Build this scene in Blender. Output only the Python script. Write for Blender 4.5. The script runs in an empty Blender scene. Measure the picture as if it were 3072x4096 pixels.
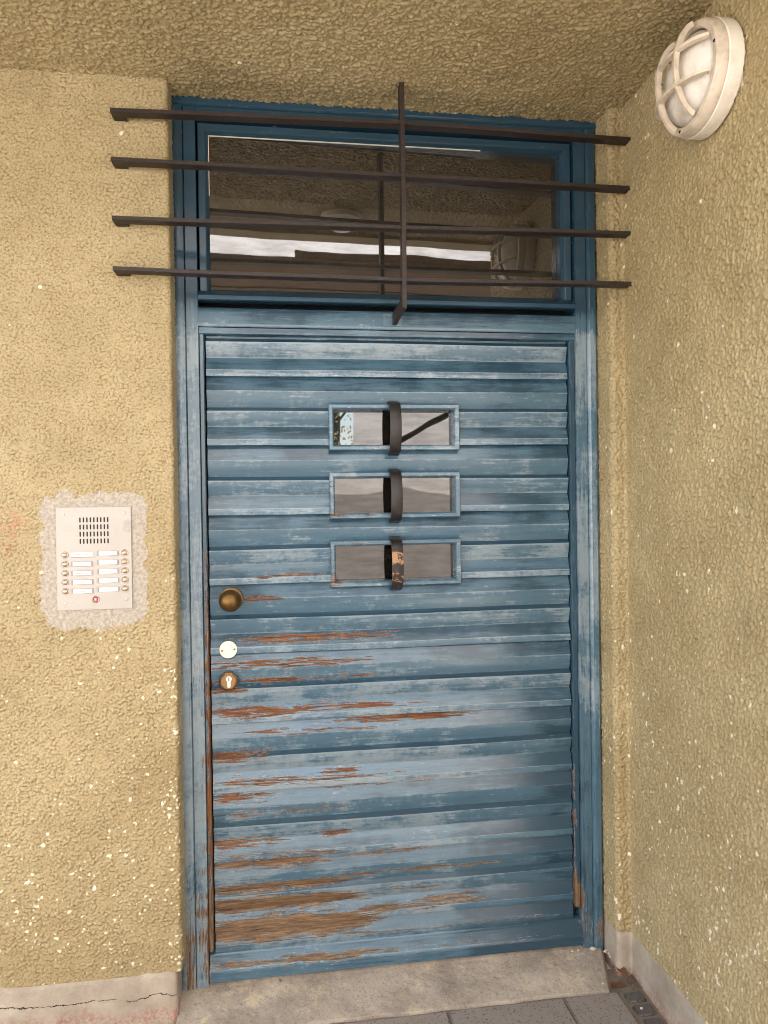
import bpy, bmesh, math, random
import numpy as np
from mathutils import Matrix, Vector

random.seed(7)
sc = bpy.context.scene
col = sc.collection
R_ = math.radians

# ------------------------------------------------------------------ camera
CR = [[0.9899288706, -0.1408483548, -0.0142327829],
      [-0.0154404553, -0.0074851073, -0.9998527719],
      [0.1407210840, 0.9900028859, -0.0095844866]]
CP = (0.2825367, -2.2442273, 1.4222302)
cam = bpy.data.cameras.new('camera')
cam.sensor_fit = 'HORIZONTAL'
cam.sensor_width = 36.0
cam.lens = 36.0 * 2950 / 3072
cam.clip_start = 0.05
cam.clip_end = 3000
co = bpy.data.objects.new('camera', cam)
col.objects.link(co)
r, d, f = CR
M = Matrix(((r[0], -d[0], -f[0], CP[0]), (r[1], -d[1], -f[1], CP[1]), (r[2], -d[2], -f[2], CP[2]), (0, 0, 0, 1)))
co.matrix_world = M
sc.camera = co

# ------------------------------------------------------------------ sky and sun
SUN_EL, SUN_AZ = R_(46), R_(200)
w = bpy.data.worlds.new('World')
sc.world = w
w.use_nodes = True
wn = w.node_tree
bg = wn.nodes['Background']
sky = wn.nodes.new('ShaderNodeTexSky')
sky.sky_type = 'NISHITA'
sky.sun_disc = False
sky.sun_elevation = SUN_EL
sky.sun_rotation = SUN_AZ
wn.links.new(sky.outputs[0], bg.inputs[0])
bg.inputs[1].default_value = 0.15
sl = bpy.data.lights.new('sun', 'SUN')
sl.energy = 5.0
sl.angle = R_(0.5)
sl.color = (1.0, 0.95, 0.88)
so = bpy.data.objects.new('sun', sl)
col.objects.link(so)
# light travels from the sun to the ground
sd = Vector((math.sin(SUN_AZ) * math.cos(SUN_EL), math.cos(SUN_AZ) * math.cos(SUN_EL), math.sin(SUN_EL)))
so.rotation_euler = (-sd).to_track_quat('-Z', 'Y').to_euler()

sc.view_settings.view_transform = 'Standard'
sc.view_settings.look = 'None'
sc.view_settings.exposure = 2.38
sc.view_settings.gamma = 1.0
sc.cycles.use_denoising = True
sc.cycles.denoising_input_passes = 'RGB_ALBEDO_NORMAL'
sc.cycles.denoising_prefilter = 'NONE'
sc.cycles.filter_width = 1.0
sc.cycles.max_bounces = 8
sc.cycles.diffuse_bounces = 5
sc.cycles.glossy_bounces = 4
sc.cycles.transmission_bounces = 4
sc.cycles.caustics_reflective = False
sc.cycles.caustics_refractive = False
sc.cycles.sample_clamp_indirect = 8.0

# ------------------------------------------------------------------ node helper
class NT:
    def __init__(self, name):
        self.m = bpy.data.materials.new(name)
        self.m.use_nodes = True
        self.t = self.m.node_tree
        self.p = self.t.nodes['Principled BSDF']
        self.out = self.t.nodes['Material Output']
    def put(self, sock, v):
        if hasattr(v, 'is_output') or isinstance(v, bpy.types.NodeSocket):
            self.t.links.new(v, sock)
        elif isinstance(v, (tuple, list)):
            v = tuple(v)
            if len(sock.default_value) == 4 and len(v) == 3:
                v = v + (1.0,)
            sock.default_value = v
        else:
            sock.default_value = v
    def math(self, op, a, b=0.0, c=None, clamp=False):
        n = self.t.nodes.new('ShaderNodeMath'); n.operation = op; n.use_clamp = clamp
        self.put(n.inputs[0], a); self.put(n.inputs[1], b)
        if c is not None: self.put(n.inputs[2], c)
        return n.outputs[0]
    def add(self, a, b): return self.math('ADD', a, b)
    def sub(self, a, b): return self.math('SUBTRACT', a, b)
    def mul(self, a, b): return self.math('MULTIPLY', a, b)
    def step(self, x, lo, hi, a=0.0, b=1.0):
        n = self.t.nodes.new('ShaderNodeMapRange'); n.interpolation_type = 'SMOOTHSTEP'
        for i, v in enumerate((x, lo, hi, a, b)): self.put(n.inputs[i], v)
        return n.outputs[0]
    def mix(self, fac, a, b, mode='MIX'):
        n = self.t.nodes.new('ShaderNodeMix'); n.data_type = 'RGBA'; n.blend_type = mode
        self.put(n.inputs[0], fac); self.put(n.inputs[6], a); self.put(n.inputs[7], b)
        return n.outputs[2]
    def attr(self, name):
        n = self.t.nodes.new('ShaderNodeAttribute'); n.attribute_name = name
        return n.outputs['Fac']
    def pos(self, scale=(1, 1, 1), loc=(0, 0, 0), obj=False):
        if obj:
            g = self.t.nodes.new('ShaderNodeTexCoord').outputs['Object']
        else:
            g = self.t.nodes.new('ShaderNodeNewGeometry').outputs['Position']
        n = self.t.nodes.new('ShaderNodeMapping')
        self.put(n.inputs[0], g); n.inputs['Scale'].default_value = scale; n.inputs['Location'].default_value = loc
        return n.outputs[0]
    def xyz(self, v=None):
        n = self.t.nodes.new('ShaderNodeSeparateXYZ')
        self.put(n.inputs[0], v if v is not None else self.t.nodes.new('ShaderNodeNewGeometry').outputs['Position'])
        return n.outputs
    def noise(self, vec, scale, detail=4, rough=0.55, dist=0.0):
        n = self.t.nodes.new('ShaderNodeTexNoise')
        self.put(n.inputs['Vector'], vec)
        n.inputs['Scale'].default_value = scale; n.inputs['Detail'].default_value = detail
        n.inputs['Roughness'].default_value = rough; n.inputs['Distortion'].default_value = dist
        return n.outputs[0]
    def voro(self, vec, scale, feature='F1', rnd=1.0):
        n = self.t.nodes.new('ShaderNodeTexVoronoi'); n.feature = feature
        self.put(n.inputs['Vector'], vec); n.inputs['Scale'].default_value = scale
        n.inputs['Randomness'].default_value = rnd
        return n.outputs['Distance']
    def ramp(self, fac, stops):
        n = self.t.nodes.new('ShaderNodeValToRGB')
        e = n.color_ramp.elements
        while len(e) < len(stops): e.new(0.5)
        for i, (p, c) in enumerate(stops):
            e[i].position = p; e[i].color = tuple(c) + (1.0,)
        self.put(n.inputs[0], fac)
        return n.outputs[0]
    def bump(self, h, dist, strength=1.0):
        n = self.t.nodes.new('ShaderNodeBump')
        n.inputs['Strength'].default_value = strength; n.inputs['Distance'].default_value = dist
        self.put(n.inputs['Height'], h)
        self.put(self.p.inputs['Normal'], n.outputs[0])
    def set(self, **k):
        nm = dict(base='Base Color', rough='Roughness', metal='Metallic', spec='Specular IOR Level', ior='IOR', coat='Coat Weight')
        for a, v in k.items(): self.put(self.p.inputs[nm[a]], v)
        return self.m

# ------------------------------------------------------------------ materials
def mat_stucco():
    t = NT('ochre stucco')
    p = t.pos()
    z = t.xyz()[2]
    broad = t.noise(p, 2.2, 5, 0.6)
    mid = t.noise(p, 14, 4, 0.6)
    fine = t.noise(p, 160, 3, 0.6)
    c = t.mix(t.step(broad, 0.3, 0.7), (0.345, 0.270, 0.135), (0.445, 0.358, 0.195))
    c = t.mix(t.mul(t.step(mid, 0.45, 0.75), 0.35), c, (0.335, 0.235, 0.105))
    gr_ = t.noise(p, 230, 4, 0.8)
    c = t.mix(t.mul(t.step(gr_, 0.52, 0.68), 0.50), c, (0.62, 0.52, 0.32))
    c = t.mix(t.mul(t.step(gr_, 0.48, 0.33), 0.55), c, (0.165, 0.120, 0.058))
    dmp = t.mul(t.step(t.noise(t.pos(loc=(1.7, 0.4, 9.1)), 3.1, 5, 0.65), 0.5, 0.72), 0.30)
    c = t.mix(dmp, c, (0.25, 0.185, 0.09))
    # grime and crevice shade painted into the pits of the roughcast
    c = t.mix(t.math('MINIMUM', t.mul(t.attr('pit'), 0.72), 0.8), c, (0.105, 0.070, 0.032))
    # mortar showing where it was patched
    mort = t.mix(t.step(t.noise(p, 110, 6, 0.7), 0.32, 0.68), (0.30, 0.262, 0.21), (0.50, 0.445, 0.37))
    c = t.mix(t.attr('patch'), c, mort)
    # reddish spray at the left
    x = t.xyz()
    dx = t.mul(t.add(x[0], 0.455), 22.0); dz = t.mul(t.sub(x[2], 1.36), 14.0)
    rr = t.math('SQRT', t.add(t.mul(dx, dx), t.mul(dz, dz)))
    red = t.mul(t.step(rr, 1.4, 0.2), t.step(t.noise(p, 26, 5, 0.7), 0.4, 0.75))
    c = t.mix(t.mul(red, 0.6), c, (0.42, 0.10, 0.07))
    # paint gone from the tips
    c = t.mix(t.attr('chip'), c, (0.74, 0.68, 0.52))
    t.bump(t.add(fine, t.mul(t.noise(p, 60, 3), 0.6)), 0.0012, 0.7)
    return t.set(base=c, rough=0.62, spec=0.35)

def mat_concrete():
    t = NT('plinth cement')
    p = t.pos(); x = t.xyz()
    n = t.noise(p, 9, 6, 0.65); f_ = t.noise(p, 170, 4, 0.7)
    c = t.ramp(n, [(0.3, (0.30, 0.25, 0.195)), (0.55, (0.42, 0.36, 0.285)), (0.75, (0.52, 0.455, 0.37))])
    c = t.mix(t.mul(t.step(f_, 0.5, 0.75), 0.35), c, (0.20, 0.165, 0.13))
    # old red paint near the bottom
    e = t.add(t.mul(x[2], -9.0), t.mul(t.noise(p, 7, 4, 0.6), 1.5))
    red = t.mul(t.step(t.add(e, t.attr('red')), 0.88, 1.3), t.step(t.noise(p, 75, 5, 0.75), 0.44, 0.58))
    c = t.mix(t.mul(red, 0.6), c, (0.34, 0.10, 0.075))
    # hairline crack along the plinth
    wob = t.add(t.mul(t.noise(p, 9, 5, 0.7), 0.055), 0.012)
    cr = t.math('ABSOLUTE', t.sub(x[2], wob))
    crm = t.mul(t.mul(t.step(cr, 0.0018, 0.0006), t.step(t.noise(t.pos(loc=(2, 2, 2)), 30, 3), 0.36, 0.5)), t.attr('crack'))
    c = t.mix(crm, c, (0.035, 0.025, 0.02))
    t.bump(t.add(f_, t.mul(n, 1.5)), 0.0015, 0.7)
    return t.set(base=c, rough=0.85, spec=0.3)

def mat_step():
    t = NT('door step concrete')
    p = t.pos()
    n = t.noise(p, 6, 6, 0.6, 0.4); f_ = t.noise(p, 120, 5, 0.75); b = t.noise(p, 22, 5, 0.7)
    c = t.ramp(n, [(0.3, (0.225, 0.19, 0.155)), (0.5, (0.35, 0.30, 0.245)), (0.72, (0.47, 0.41, 0.335))])
    pt = t.mul(t.step(t.noise(t.pos(loc=(3, 1, 0)), 3.6, 4, 0.6), 0.48, 0.66), t.step(b, 0.42, 0.62))
    c = t.mix(t.mul(pt, 0.8), c, (0.60, 0.50, 0.34))
    c = t.mix(t.mul(t.step(f_, 0.52, 0.66), 0.6), c, (0.13, 0.105, 0.082))
    c = t.mix(t.mul(t.step(t.noise(t.pos(loc=(6, 2, 3)), 210, 3, 0.7), 0.58, 0.7), 0.5), c, (0.62, 0.55, 0.45))
    t.bump(t.add(f_, b), 0.0018, 0.8)
    return t.set(base=c, rough=0.88, spec=0.3)

def mat_paving(name, a, b, sc_):
    t = NT(name)
    p = t.pos()
    n = t.noise(p, 8, 5, 0.6)
    c = t.mix(n, a, b)
    v = t.voro(p, sc_)
    hole = t.mul(t.step(v, 0.34, 0.22), t.step(t.noise(p, sc_ * 0.8, 2), 0.45, 0.55))
    c = t.mix(t.mul(hole, 0.8), c, (0.03, 0.025, 0.022))
    sp = t.step(t.noise(t.pos(loc=(5, 5, 5)), 240, 3, 0.7), 0.6, 0.75)
    c = t.mix(t.mul(sp, 0.5), c, (0.42, 0.36, 0.29))
    t.bump(t.sub(t.mul(n, 0.4), hole), 0.0014, 0.8)
    return t.set(base=c, rough=0.8, spec=0.35)

def mat_paint(name, axis, fresh=0.0, wood_dark=0.0):
    """worn blue door paint; grain runs along axis"""
    t = NT(name)
    S = {'X': (1, 6, 13), 'Z': (13, 6, 1)}[axis]
    ps = t.pos(S); p = t.pos(); x = t.xyz()
    n1 = t.noise(ps, 5.5, 6, 0.65)           # long brush streaks
    n2 = t.noise(p, 4.5, 5, 0.6)             # clouds
    n3 = t.noise(ps, 17, 5, 0.7)             # fine streaks
    n4 = t.noise(t.pos(tuple(v * 1.7 if v == 13 else v for v in S), (3.1, 2.2, 7.7)), 9.5, 7, 0.74, 0.35)
    n5 = t.noise(p, 60, 4, 0.7)
    ch = t.add(t.attr('chalk'), t.add(t.mul(t.sub(n1, 0.5), 0.75), t.mul(t.sub(n2, 0.5), 1.2)))
    ch = t.add(ch, t.mul(t.sub(n3, 0.5), 0.45))
    deep = t.mix(n2, (0.018, 0.050, 0.080), (0.027, 0.073, 0.112))
    midc = t.mix(n1, (0.048, 0.108, 0.158), (0.085, 0.165, 0.225))
    c = t.mix(t.step(ch, 0.08, 0.40), deep, midc)
    c = t.mix(t.mul(t.step(t.add(ch, t.mul(t.sub(n5, 0.5), 0.7)), 0.52, 0.90), 0.85), c, (0.245, 0.310, 0.350))
    # pale rubbed specks and dark spots
    c = t.mix(t.mul(t.step(t.add(n3, t.mul(n5, 0.5)), 0.90, 1.0), t.mul(t.step(ch, 0.1, 0.6), 0.5)), c, (0.46, 0.52, 0.54))
    vs = t.voro(t.pos((1, 1, 1.0)), 34)
    spot = t.mul(t.step(vs, 0.16, 0.08), t.step(t.noise(p, 21, 2), 0.5, 0.62))
    c = t.mix(t.mul(spot, 0.55), c, (0.022, 0.045, 0.065))
    sc1 = t.noise(t.pos(tuple(v * 0.5 if v > 2 else v for v in S), (9.1, 1.3, 4.4)), 34, 4, 0.75, 0.8)
    c = t.mix(t.mul(t.step(sc1, 0.63, 0.70), 0.7), c, (0.020, 0.040, 0.058))
    sc2 = t.noise(t.pos(S, (4.1, 8.3, 2.4)), 12, 6, 0.8, 0.3)
    c = t.mix(t.mul(t.step(sc2, 0.675, 0.70), t.mul(t.step(ch, 0.0, 0.4), 0.5)), c, (0.43, 0.46, 0.46))
    # flaked paint
    bare = t.add(t.attr('bare'), t.add(t.mul(t.sub(n4, 0.5), 2.7), t.mul(t.sub(n5, 0.5), 0.45)))
    rim = t.mul(t.step(bare, 0.385, 0.46), t.step(n5, 0.40, 0.55))
    c = t.mix(t.mul(rim, 0.8), c, (0.48, 0.45, 0.40))
    g = t.noise(t.pos(tuple(v * (0.7 if v < 2 else 0.9) for v in S)), 20, 7, 0.8, 0.6)
    red = t.ramp(g, [(0.33, (0.028, 0.012, 0.008)), (0.5, (0.155, 0.060, 0.025)), (0.68, (0.34, 0.160, 0.065))])
    grey = t.ramp(g, [(0.33, (0.035, 0.022, 0.014)), (0.5, (0.160, 0.098, 0.056)), (0.68, (0.34, 0.230, 0.140))])
    wood = t.mix(t.step(x[2], 0.55, 0.22), red, grey)
    bm = t.step(bare, 0.47, 0.505)
    c = t.mix(bm, c, wood)
    rough = t.add(t.mul(t.step(ch, 0.2, 1.1), 0.16), t.add(t.mul(bm, 0.36), 0.19))
    hgt = t.add(t.mul(bm, -1.0), t.add(t.mul(n3, 0.22), t.mul(t.mul(g, bm), 0.8)))
    t.bump(hgt, 0.0012, 0.75)
    return t.set(base=c, rough=rough, spec=t.mul(t.sub(1.0, t.mul(bm, 0.75)), 0.8))

def mat_iron():
    t = NT('rusty black iron')
    p = t.pos()
    n = t.noise(p, 30, 5, 0.65); f_ = t.noise(p, 140, 4, 0.7)
    c = t.mix(n, (0.009, 0.007, 0.006), (0.034, 0.025, 0.020))
    st = t.noise(t.pos((3, 12, 12)), 28, 5, 0.75)
    c = t.mix(t.mul(t.step(t.add(st, t.mul(f_, 0.35)), 0.71, 0.84), 0.85), c, (0.115, 0.040, 0.017))
    t.bump(t.add(f_, n), 0.0009, 0.7)
    return t.set(base=c, rough=t.add(t.mul(f_, 0.35), 0.34), spec=0.45)

def mat_strap(gold):
    t = NT('strap iron with flaking gilt' if gold else 'strap iron')
    p = t.pos()
    n = t.noise(p, 26, 4, 0.6); f_ = t.noise(p, 130, 4, 0.7)
    c = t.mix(n, (0.010, 0.008, 0.008), (0.030, 0.024, 0.022))
    if gold:
        z = t.xyz()[2]
        band = t.step(t.math('ABSOLUTE', t.sub(z, 1.262)), 0.026, 0.012)
        low = t.step(t.math('ABSOLUTE', t.sub(z, 1.205)), 0.030, 0.010)
        g = t.step(t.add(t.noise(p, 85, 5, 0.7), t.add(t.mul(band, 0.17), t.mul(low, 0.07))), 0.62, 0.67)
        c = t.mix(g, c, (0.36, 0.185, 0.085))
    else:
        c = t.mix(t.step(f_, 0.70, 0.76), c, (0.20, 0.09, 0.05))
    t.bump(f_, 0.0006, 0.6)
    return t.set(base=c, rough=t.add(t.mul(n, 0.25), 0.28), spec=0.5)

def mat_simple(name, c, rough=0.5, metal=0.0, spec=0.5, var=0.25, scale=40, bump=0.0):
    t = NT(name)
    p = t.pos()
    n = t.noise(p, scale, 5, 0.65)
    cc = t.mix(n, tuple(v * (1 - var) for v in c), tuple(min(1, v * (1 + var)) for v in c))
    if bump: t.bump(n, bump, 0.7)
    return t.set(base=cc, rough=t.add(t.mul(n, 0.15), rough - 0.07), metal=metal, spec=spec)

def mat_glass(name, ior, film):
    t = NT(name)
    p = t.pos()
    n = t.noise(p, 3.0, 2); dirt = t.noise(t.pos((1, 1, 3)), 9, 5, 0.7)
    t.bump(n, 0.0016, 0.5)
    c = t.mix(t.step(dirt, 0.5, 0.8), tuple(v * 0.7 for v in film), tuple(v * 1.5 for v in film))
    return t.set(base=c, rough=0.015, ior=ior, spec=0.5)

def mat_plate():
    t = NT('worn stainless plate')
    p = t.pos((1, 1, 1)); ps = t.pos((2, 2, 45))
    b = t.noise(ps, 12, 4, 0.6); n = t.noise(p, 14, 5, 0.65)
    c = t.mix(n, (0.27, 0.25, 0.225), (0.42, 0.395, 0.36))
    x = t.xyz()
    ex = t.mul(t.add(x[0], 0.1335 + 0.006), 75.0); ez = t.mul(t.sub(x[2], 1.3730), 52.0)
    sm = t.mul(t.step(t.math('SQRT', t.add(t.mul(ex, ex), t.mul(ez, ez))), 1.15, 0.85), t.step(t.noise(t.pos((1, 1, 2)), 120, 4, 0.7), 0.35, 0.5))
    c = t.mix(t.mul(sm, 0.7), c, (0.27, 0.25, 0.235))
    c = t.mix(t.mul(t.step(t.noise(p, 42, 5, 0.7), 0.56, 0.72), 0.35), c, (0.42, 0.30, 0.19))
    t.bump(b, 0.0003, 0.5)
    return t.set(base=c, rough=t.add(t.mul(n, 0.3), 0.24), metal=0.8)

def mat_cream(name, base, dirt):
    t = NT(name)
    p = t.pos()
    n = t.noise(p, 16, 5, 0.65); f_ = t.noise(p, 120, 3, 0.7)
    c = t.mix(t.step(n, 0.42, 0.7), base, dirt)
    c = t.mix(t.mul(t.step(f_, 0.58, 0.75), 0.35), c, tuple(v * 0.6 for v in dirt))
    return t.set(base=c, rough=0.5, spec=0.45)

def mat_tarp():
    t = NT('white scaffold sheet')
    p = t.pos((1, 1, 5)); n = t.noise(p, 5, 5, 0.6); m2 = t.noise(t.pos(), 1.7, 4, 0.6)
    c = t.mix(t.step(t.add(t.mul(n, 0.65), t.mul(m2, 0.35)), 0.30, 0.70), (0.52, 0.48, 0.445), (0.84, 0.80, 0.77))
    dif = t.t.nodes.new('ShaderNodeBsdfDiffuse'); tr = t.t.nodes.new('ShaderNodeBsdfTranslucent')
    mx = t.t.nodes.new('ShaderNodeMixShader'); mx.inputs[0].default_value = 0.62
    t.put(dif.inputs[0], c); t.put(tr.inputs[0], c)
    t.t.links.new(dif.outputs[0], mx.inputs[1]); t.t.links.new(tr.outputs[0], mx.inputs[2])
    t.t.links.new(mx.outputs[0], t.out.inputs[0])
    return t.m

def mat_leaves(name, a, b):
    t = NT(name)
    n = t.noise(t.pos(), 9, 3)
    c = t.mix(n, a, b)
    return t.set(base=c, rough=0.6)

STUCCO = mat_stucco(); CONC = mat_concrete(); STEP = mat_step()
SLAB = mat_paving('grey paving slab', (0.225, 0.193, 0.165), (0.345, 0.30, 0.26), 150)
COBBLE = mat_paving('dark cobble', (0.085, 0.076, 0.07), (0.15, 0.135, 0.12), 120)
GROUND = mat_paving('gritty joint ground', (0.45, 0.395, 0.33), (0.57, 0.51, 0.43), 190)
PX = mat_paint('worn blue paint on boards', 'X'); PZ = mat_paint('worn blue paint on posts', 'Z')
IRON = mat_iron(); STRAP = mat_strap(False); STRAPG = mat_strap(True)
GLASS = mat_glass('dark window glass', 2.0, (0.012, 0.010, 0.008)); GLASSF = mat_glass('dark fanlight glass', 2.4, (0.042, 0.035, 0.027)); PLATE = mat_plate()
BRONZE = mat_simple('aged bronze', (0.16, 0.092, 0.032), 0.36, 0.85, 0.5, 0.3, 30)
BRASS = mat_simple('bronzed brass', (0.27, 0.165, 0.085), 0.38, 0.85, 0.5, 0.3, 60)
NICKEL = mat_simple('nickel', (0.72, 0.69, 0.62), 0.3, 0.85, 0.5, 0.08, 60)
STEEL = mat_simple('warm steel', (0.40, 0.335, 0.265), 0.28, 0.9, 0.5, 0.1, 50)
CREAMC = mat_simple('cream cover', (0.86, 0.82, 0.66), 0.45, 0.0, 0.5, 0.05, 50)
PAPER = mat_simple('white paper', (0.82, 0.82, 0.80), 0.6, 0.0, 0.4, 0.03, 30)
HOLDER = mat_simple('grey plastic holder', (0.26, 0.24, 0.22), 0.4, 0.0, 0.5, 0.1, 80)
BLACK = mat_simple('black void', (0.012, 0.011, 0.012), 0.7, 0.0, 0.3, 0.1, 80)
INK = mat_simple('printed ink', (0.05, 0.045, 0.045), 0.7, 0.0, 0.3, 0.1, 80)
INKB = mat_simple('blue pen ink', (0.10, 0.09, 0.22), 0.7, 0.0, 0.3, 0.1, 80)
REDP = mat_simple('red button plastic', (0.30, 0.018, 0.030), 0.35, 0.0, 0.5, 0.1, 80)
WHITEP = mat_simple('white mark', (0.75, 0.70, 0.66), 0.5, 0.0, 0.5, 0.05, 60)
LAMPB = mat_cream('cream lamp housing', (0.88, 0.83, 0.73), (0.76, 0.69, 0.58))
LAMPC = mat_cream('weathered lamp cage', (0.70, 0.61, 0.49), (0.50, 0.41, 0.31))
TARP = mat_tarp()
PLANK = mat_simple('scaffold plank wood', (0.17, 0.105, 0.06), 0.8, 0.0, 0.3, 0.45, 25)
POLE = mat_simple('galvanised pole', (0.10, 0.09, 0.075), 0.5, 0.4, 0.5, 0.2, 30)
HALL = mat_simple('dark hall plaster', (0.03, 0.026, 0.022), 0.9, 0.0, 0.2, 0.2, 6)
PUTTY = mat_simple('window putty', (0.70, 0.66, 0.56), 0.7, 0.0, 0.3, 0.1, 90)
LEAFBR = mat_leaves('dead leaf brown', (0.07, 0.025, 0.012), (0.16, 0.07, 0.03))
CRUMB = mat_simple('plaster crumbs', (0.55, 0.50, 0.42), 0.8, 0.0, 0.3, 0.4, 120)
def mat_dome():
    t = NT('frosted lamp glass')
    p = t.pos()
    n = t.noise(p, 13, 5, 0.6)
    c = t.mix(t.step(n, 0.4, 0.72), (0.78, 0.74, 0.68), (0.50, 0.43, 0.35))
    return t.set(base=c, rough=0.30, spec=0.5)
DOME = mat_dome()

# ------------------------------------------------------------------ object helpers
def empty(name, loc, label, cat, group=None, kind=None):
    o = bpy.data.objects.new(name, None); col.objects.link(o); o.location = loc
    o['label'] = label; o['category'] = cat
    if group: o['group'] = group
    o['kind'] = kind or 'thing'
    bpy.context.view_layer.update()
    return o
def tag(o, label=None, cat=None, group=None, kind=None):
    if label: o['label'] = label
    if cat: o['category'] = cat
    if group: o['group'] = group
    o['kind'] = kind or 'thing'
    return o
def link(name, me, mat, parent=None, label=None):
    o = bpy.data.objects.new(name, me); col.objects.link(o)
    if mat: me.materials.append(mat)
    if parent:
        o.parent = parent
        w_ = Vector((0, 0, 0)); q = parent
        while q: w_ += q.location; q = q.parent
        o.location = -w_          # meshes are written in world coordinates
    if label: o['label'] = label
    return o
def mesh_np(name, V, F, mat, parent=None, smooth=True, attrs=None, label=None):
    V = np.asarray(V, np.float32); F = np.asarray(F, np.int32)
    me = bpy.data.meshes.new(name)
    k = F.shape[1]
    me.vertices.add(len(V)); me.vertices.foreach_set('co', V.ravel())
    me.loops.add(F.size); me.loops.foreach_set('vertex_index', F.ravel())
    me.polygons.add(len(F)); me.polygons.foreach_set('loop_start', np.arange(0, F.size, k, dtype=np.int32))
    me.polygons.foreach_set('use_smooth', np.full(len(F), smooth, bool))
    me.update(calc_edges=True); me.validate()
    for n, a in (attrs or {}).items():
        at = me.attributes.new(n, 'FLOAT', 'POINT'); at.data.foreach_set('value', np.asarray(a, np.float32).ravel())
    return link(name, me, mat, parent, label)
def grid_faces(nu, nv, flip=False):
    i = np.arange(nu * nv).reshape(nu, nv)
    a, b, c, d_ = i[:-1, :-1].ravel(), i[1:, :-1].ravel(), i[1:, 1:].ravel(), i[:-1, 1:].ravel()
    return np.stack([a, d_, c, b] if flip else [a, b, c, d_], 1)

class MB:
    """collects loose geometry into one mesh"""
    def __init__(self): self.V = []; self.F = []
    def add(self, vs, fs):
        o = len(self.V); self.V += [tuple(v) for v in vs]; self.F += [tuple(i + o for i in f_) for f_ in fs]
    def box(self, lo, hi, b=0.0):
        bm = bmesh.new(); bmesh.ops.create_cube(bm, size=1)
        for v in bm.verts:
            v.co = Vector([lo[i] + (v.co[i] + .5) * (hi[i] - lo[i]) for i in range(3)])
        if b: bmesh.ops.bevel(bm, geom=bm.edges[:], offset=b, segments=2, affect='EDGES')
        self.bm(bm)
    def bm(self, bm):
        bm.verts.index_update(); self.add([v.co for v in bm.verts], [[v.index for v in f_.verts] for f_ in bm.faces]); bm.free()
    def lathe(self, prof, c, axis, n=40, up=None):
        """prof: (radius, height) along axis from c"""
        ax = Vector(axis).normalized(); u = ax.orthogonal().normalized(); v = ax.cross(u)
        vs = []; fs = []
        for (rr, h) in prof:
            for k in range(n):
                a = 2 * math.pi * k / n
                vs.append(Vector(c) + ax * h + (u * math.cos(a) + v * math.sin(a)) * max(rr, 1e-5))
        for i in range(len(prof) - 1):
            for k in range(n):
                fs.append((i * n + k, i * n + (k + 1) % n, (i + 1) * n + (k + 1) % n, (i + 1) * n + k))
        self.add(vs, fs)
    def tube(self, a, b, rad, n=14):
        ax = Vector(b) - Vector(a)
        self.lathe([(0, 0), (rad, 0), (rad, ax.length), (0, ax.length)], a, ax, n)
    def sweep(self, path, sec, closed=False):
        """path: list of (center, axis1, axis2); sec: list of (s1, s2) closed section"""
        vs = []; fs = []; m = len(sec)
        for c, a1, a2 in path:
            for s1, s2 in sec: vs.append(Vector(c) + Vector(a1) * s1 + Vector(a2) * s2)
        n = len(path)
        for i in range(n - 1):
            for k in range(m): fs.append((i * m + k, i * m + (k + 1) % m, (i + 1) * m + (k + 1) % m, (i + 1) * m + k))
        fs.append(tuple(range(m))[::-1]); fs.append(tuple((n - 1) * m + k for k in range(m)))
        self.add(vs, fs)
    def build(self, name, mat, parent=None, smooth=35, label=None):
        me = bpy.data.meshes.new(name); me.from_pydata(self.V, [], self.F)
        bm = bmesh.new(); bm.from_mesh(me); bmesh.ops.remove_doubles(bm, verts=bm.verts, dist=1e-6)
        bmesh.ops.recalc_face_normals(bm, faces=bm.faces)
        if smooth:
            for f_ in bm.faces: f_.smooth = True
            for e in bm.edges:
                if len(e.link_faces) == 2 and e.calc_face_angle(0) > R_(smooth): e.smooth = False
        bm.to_mesh(me); bm.free()
        return link(name, me, mat, parent, label)

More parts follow.
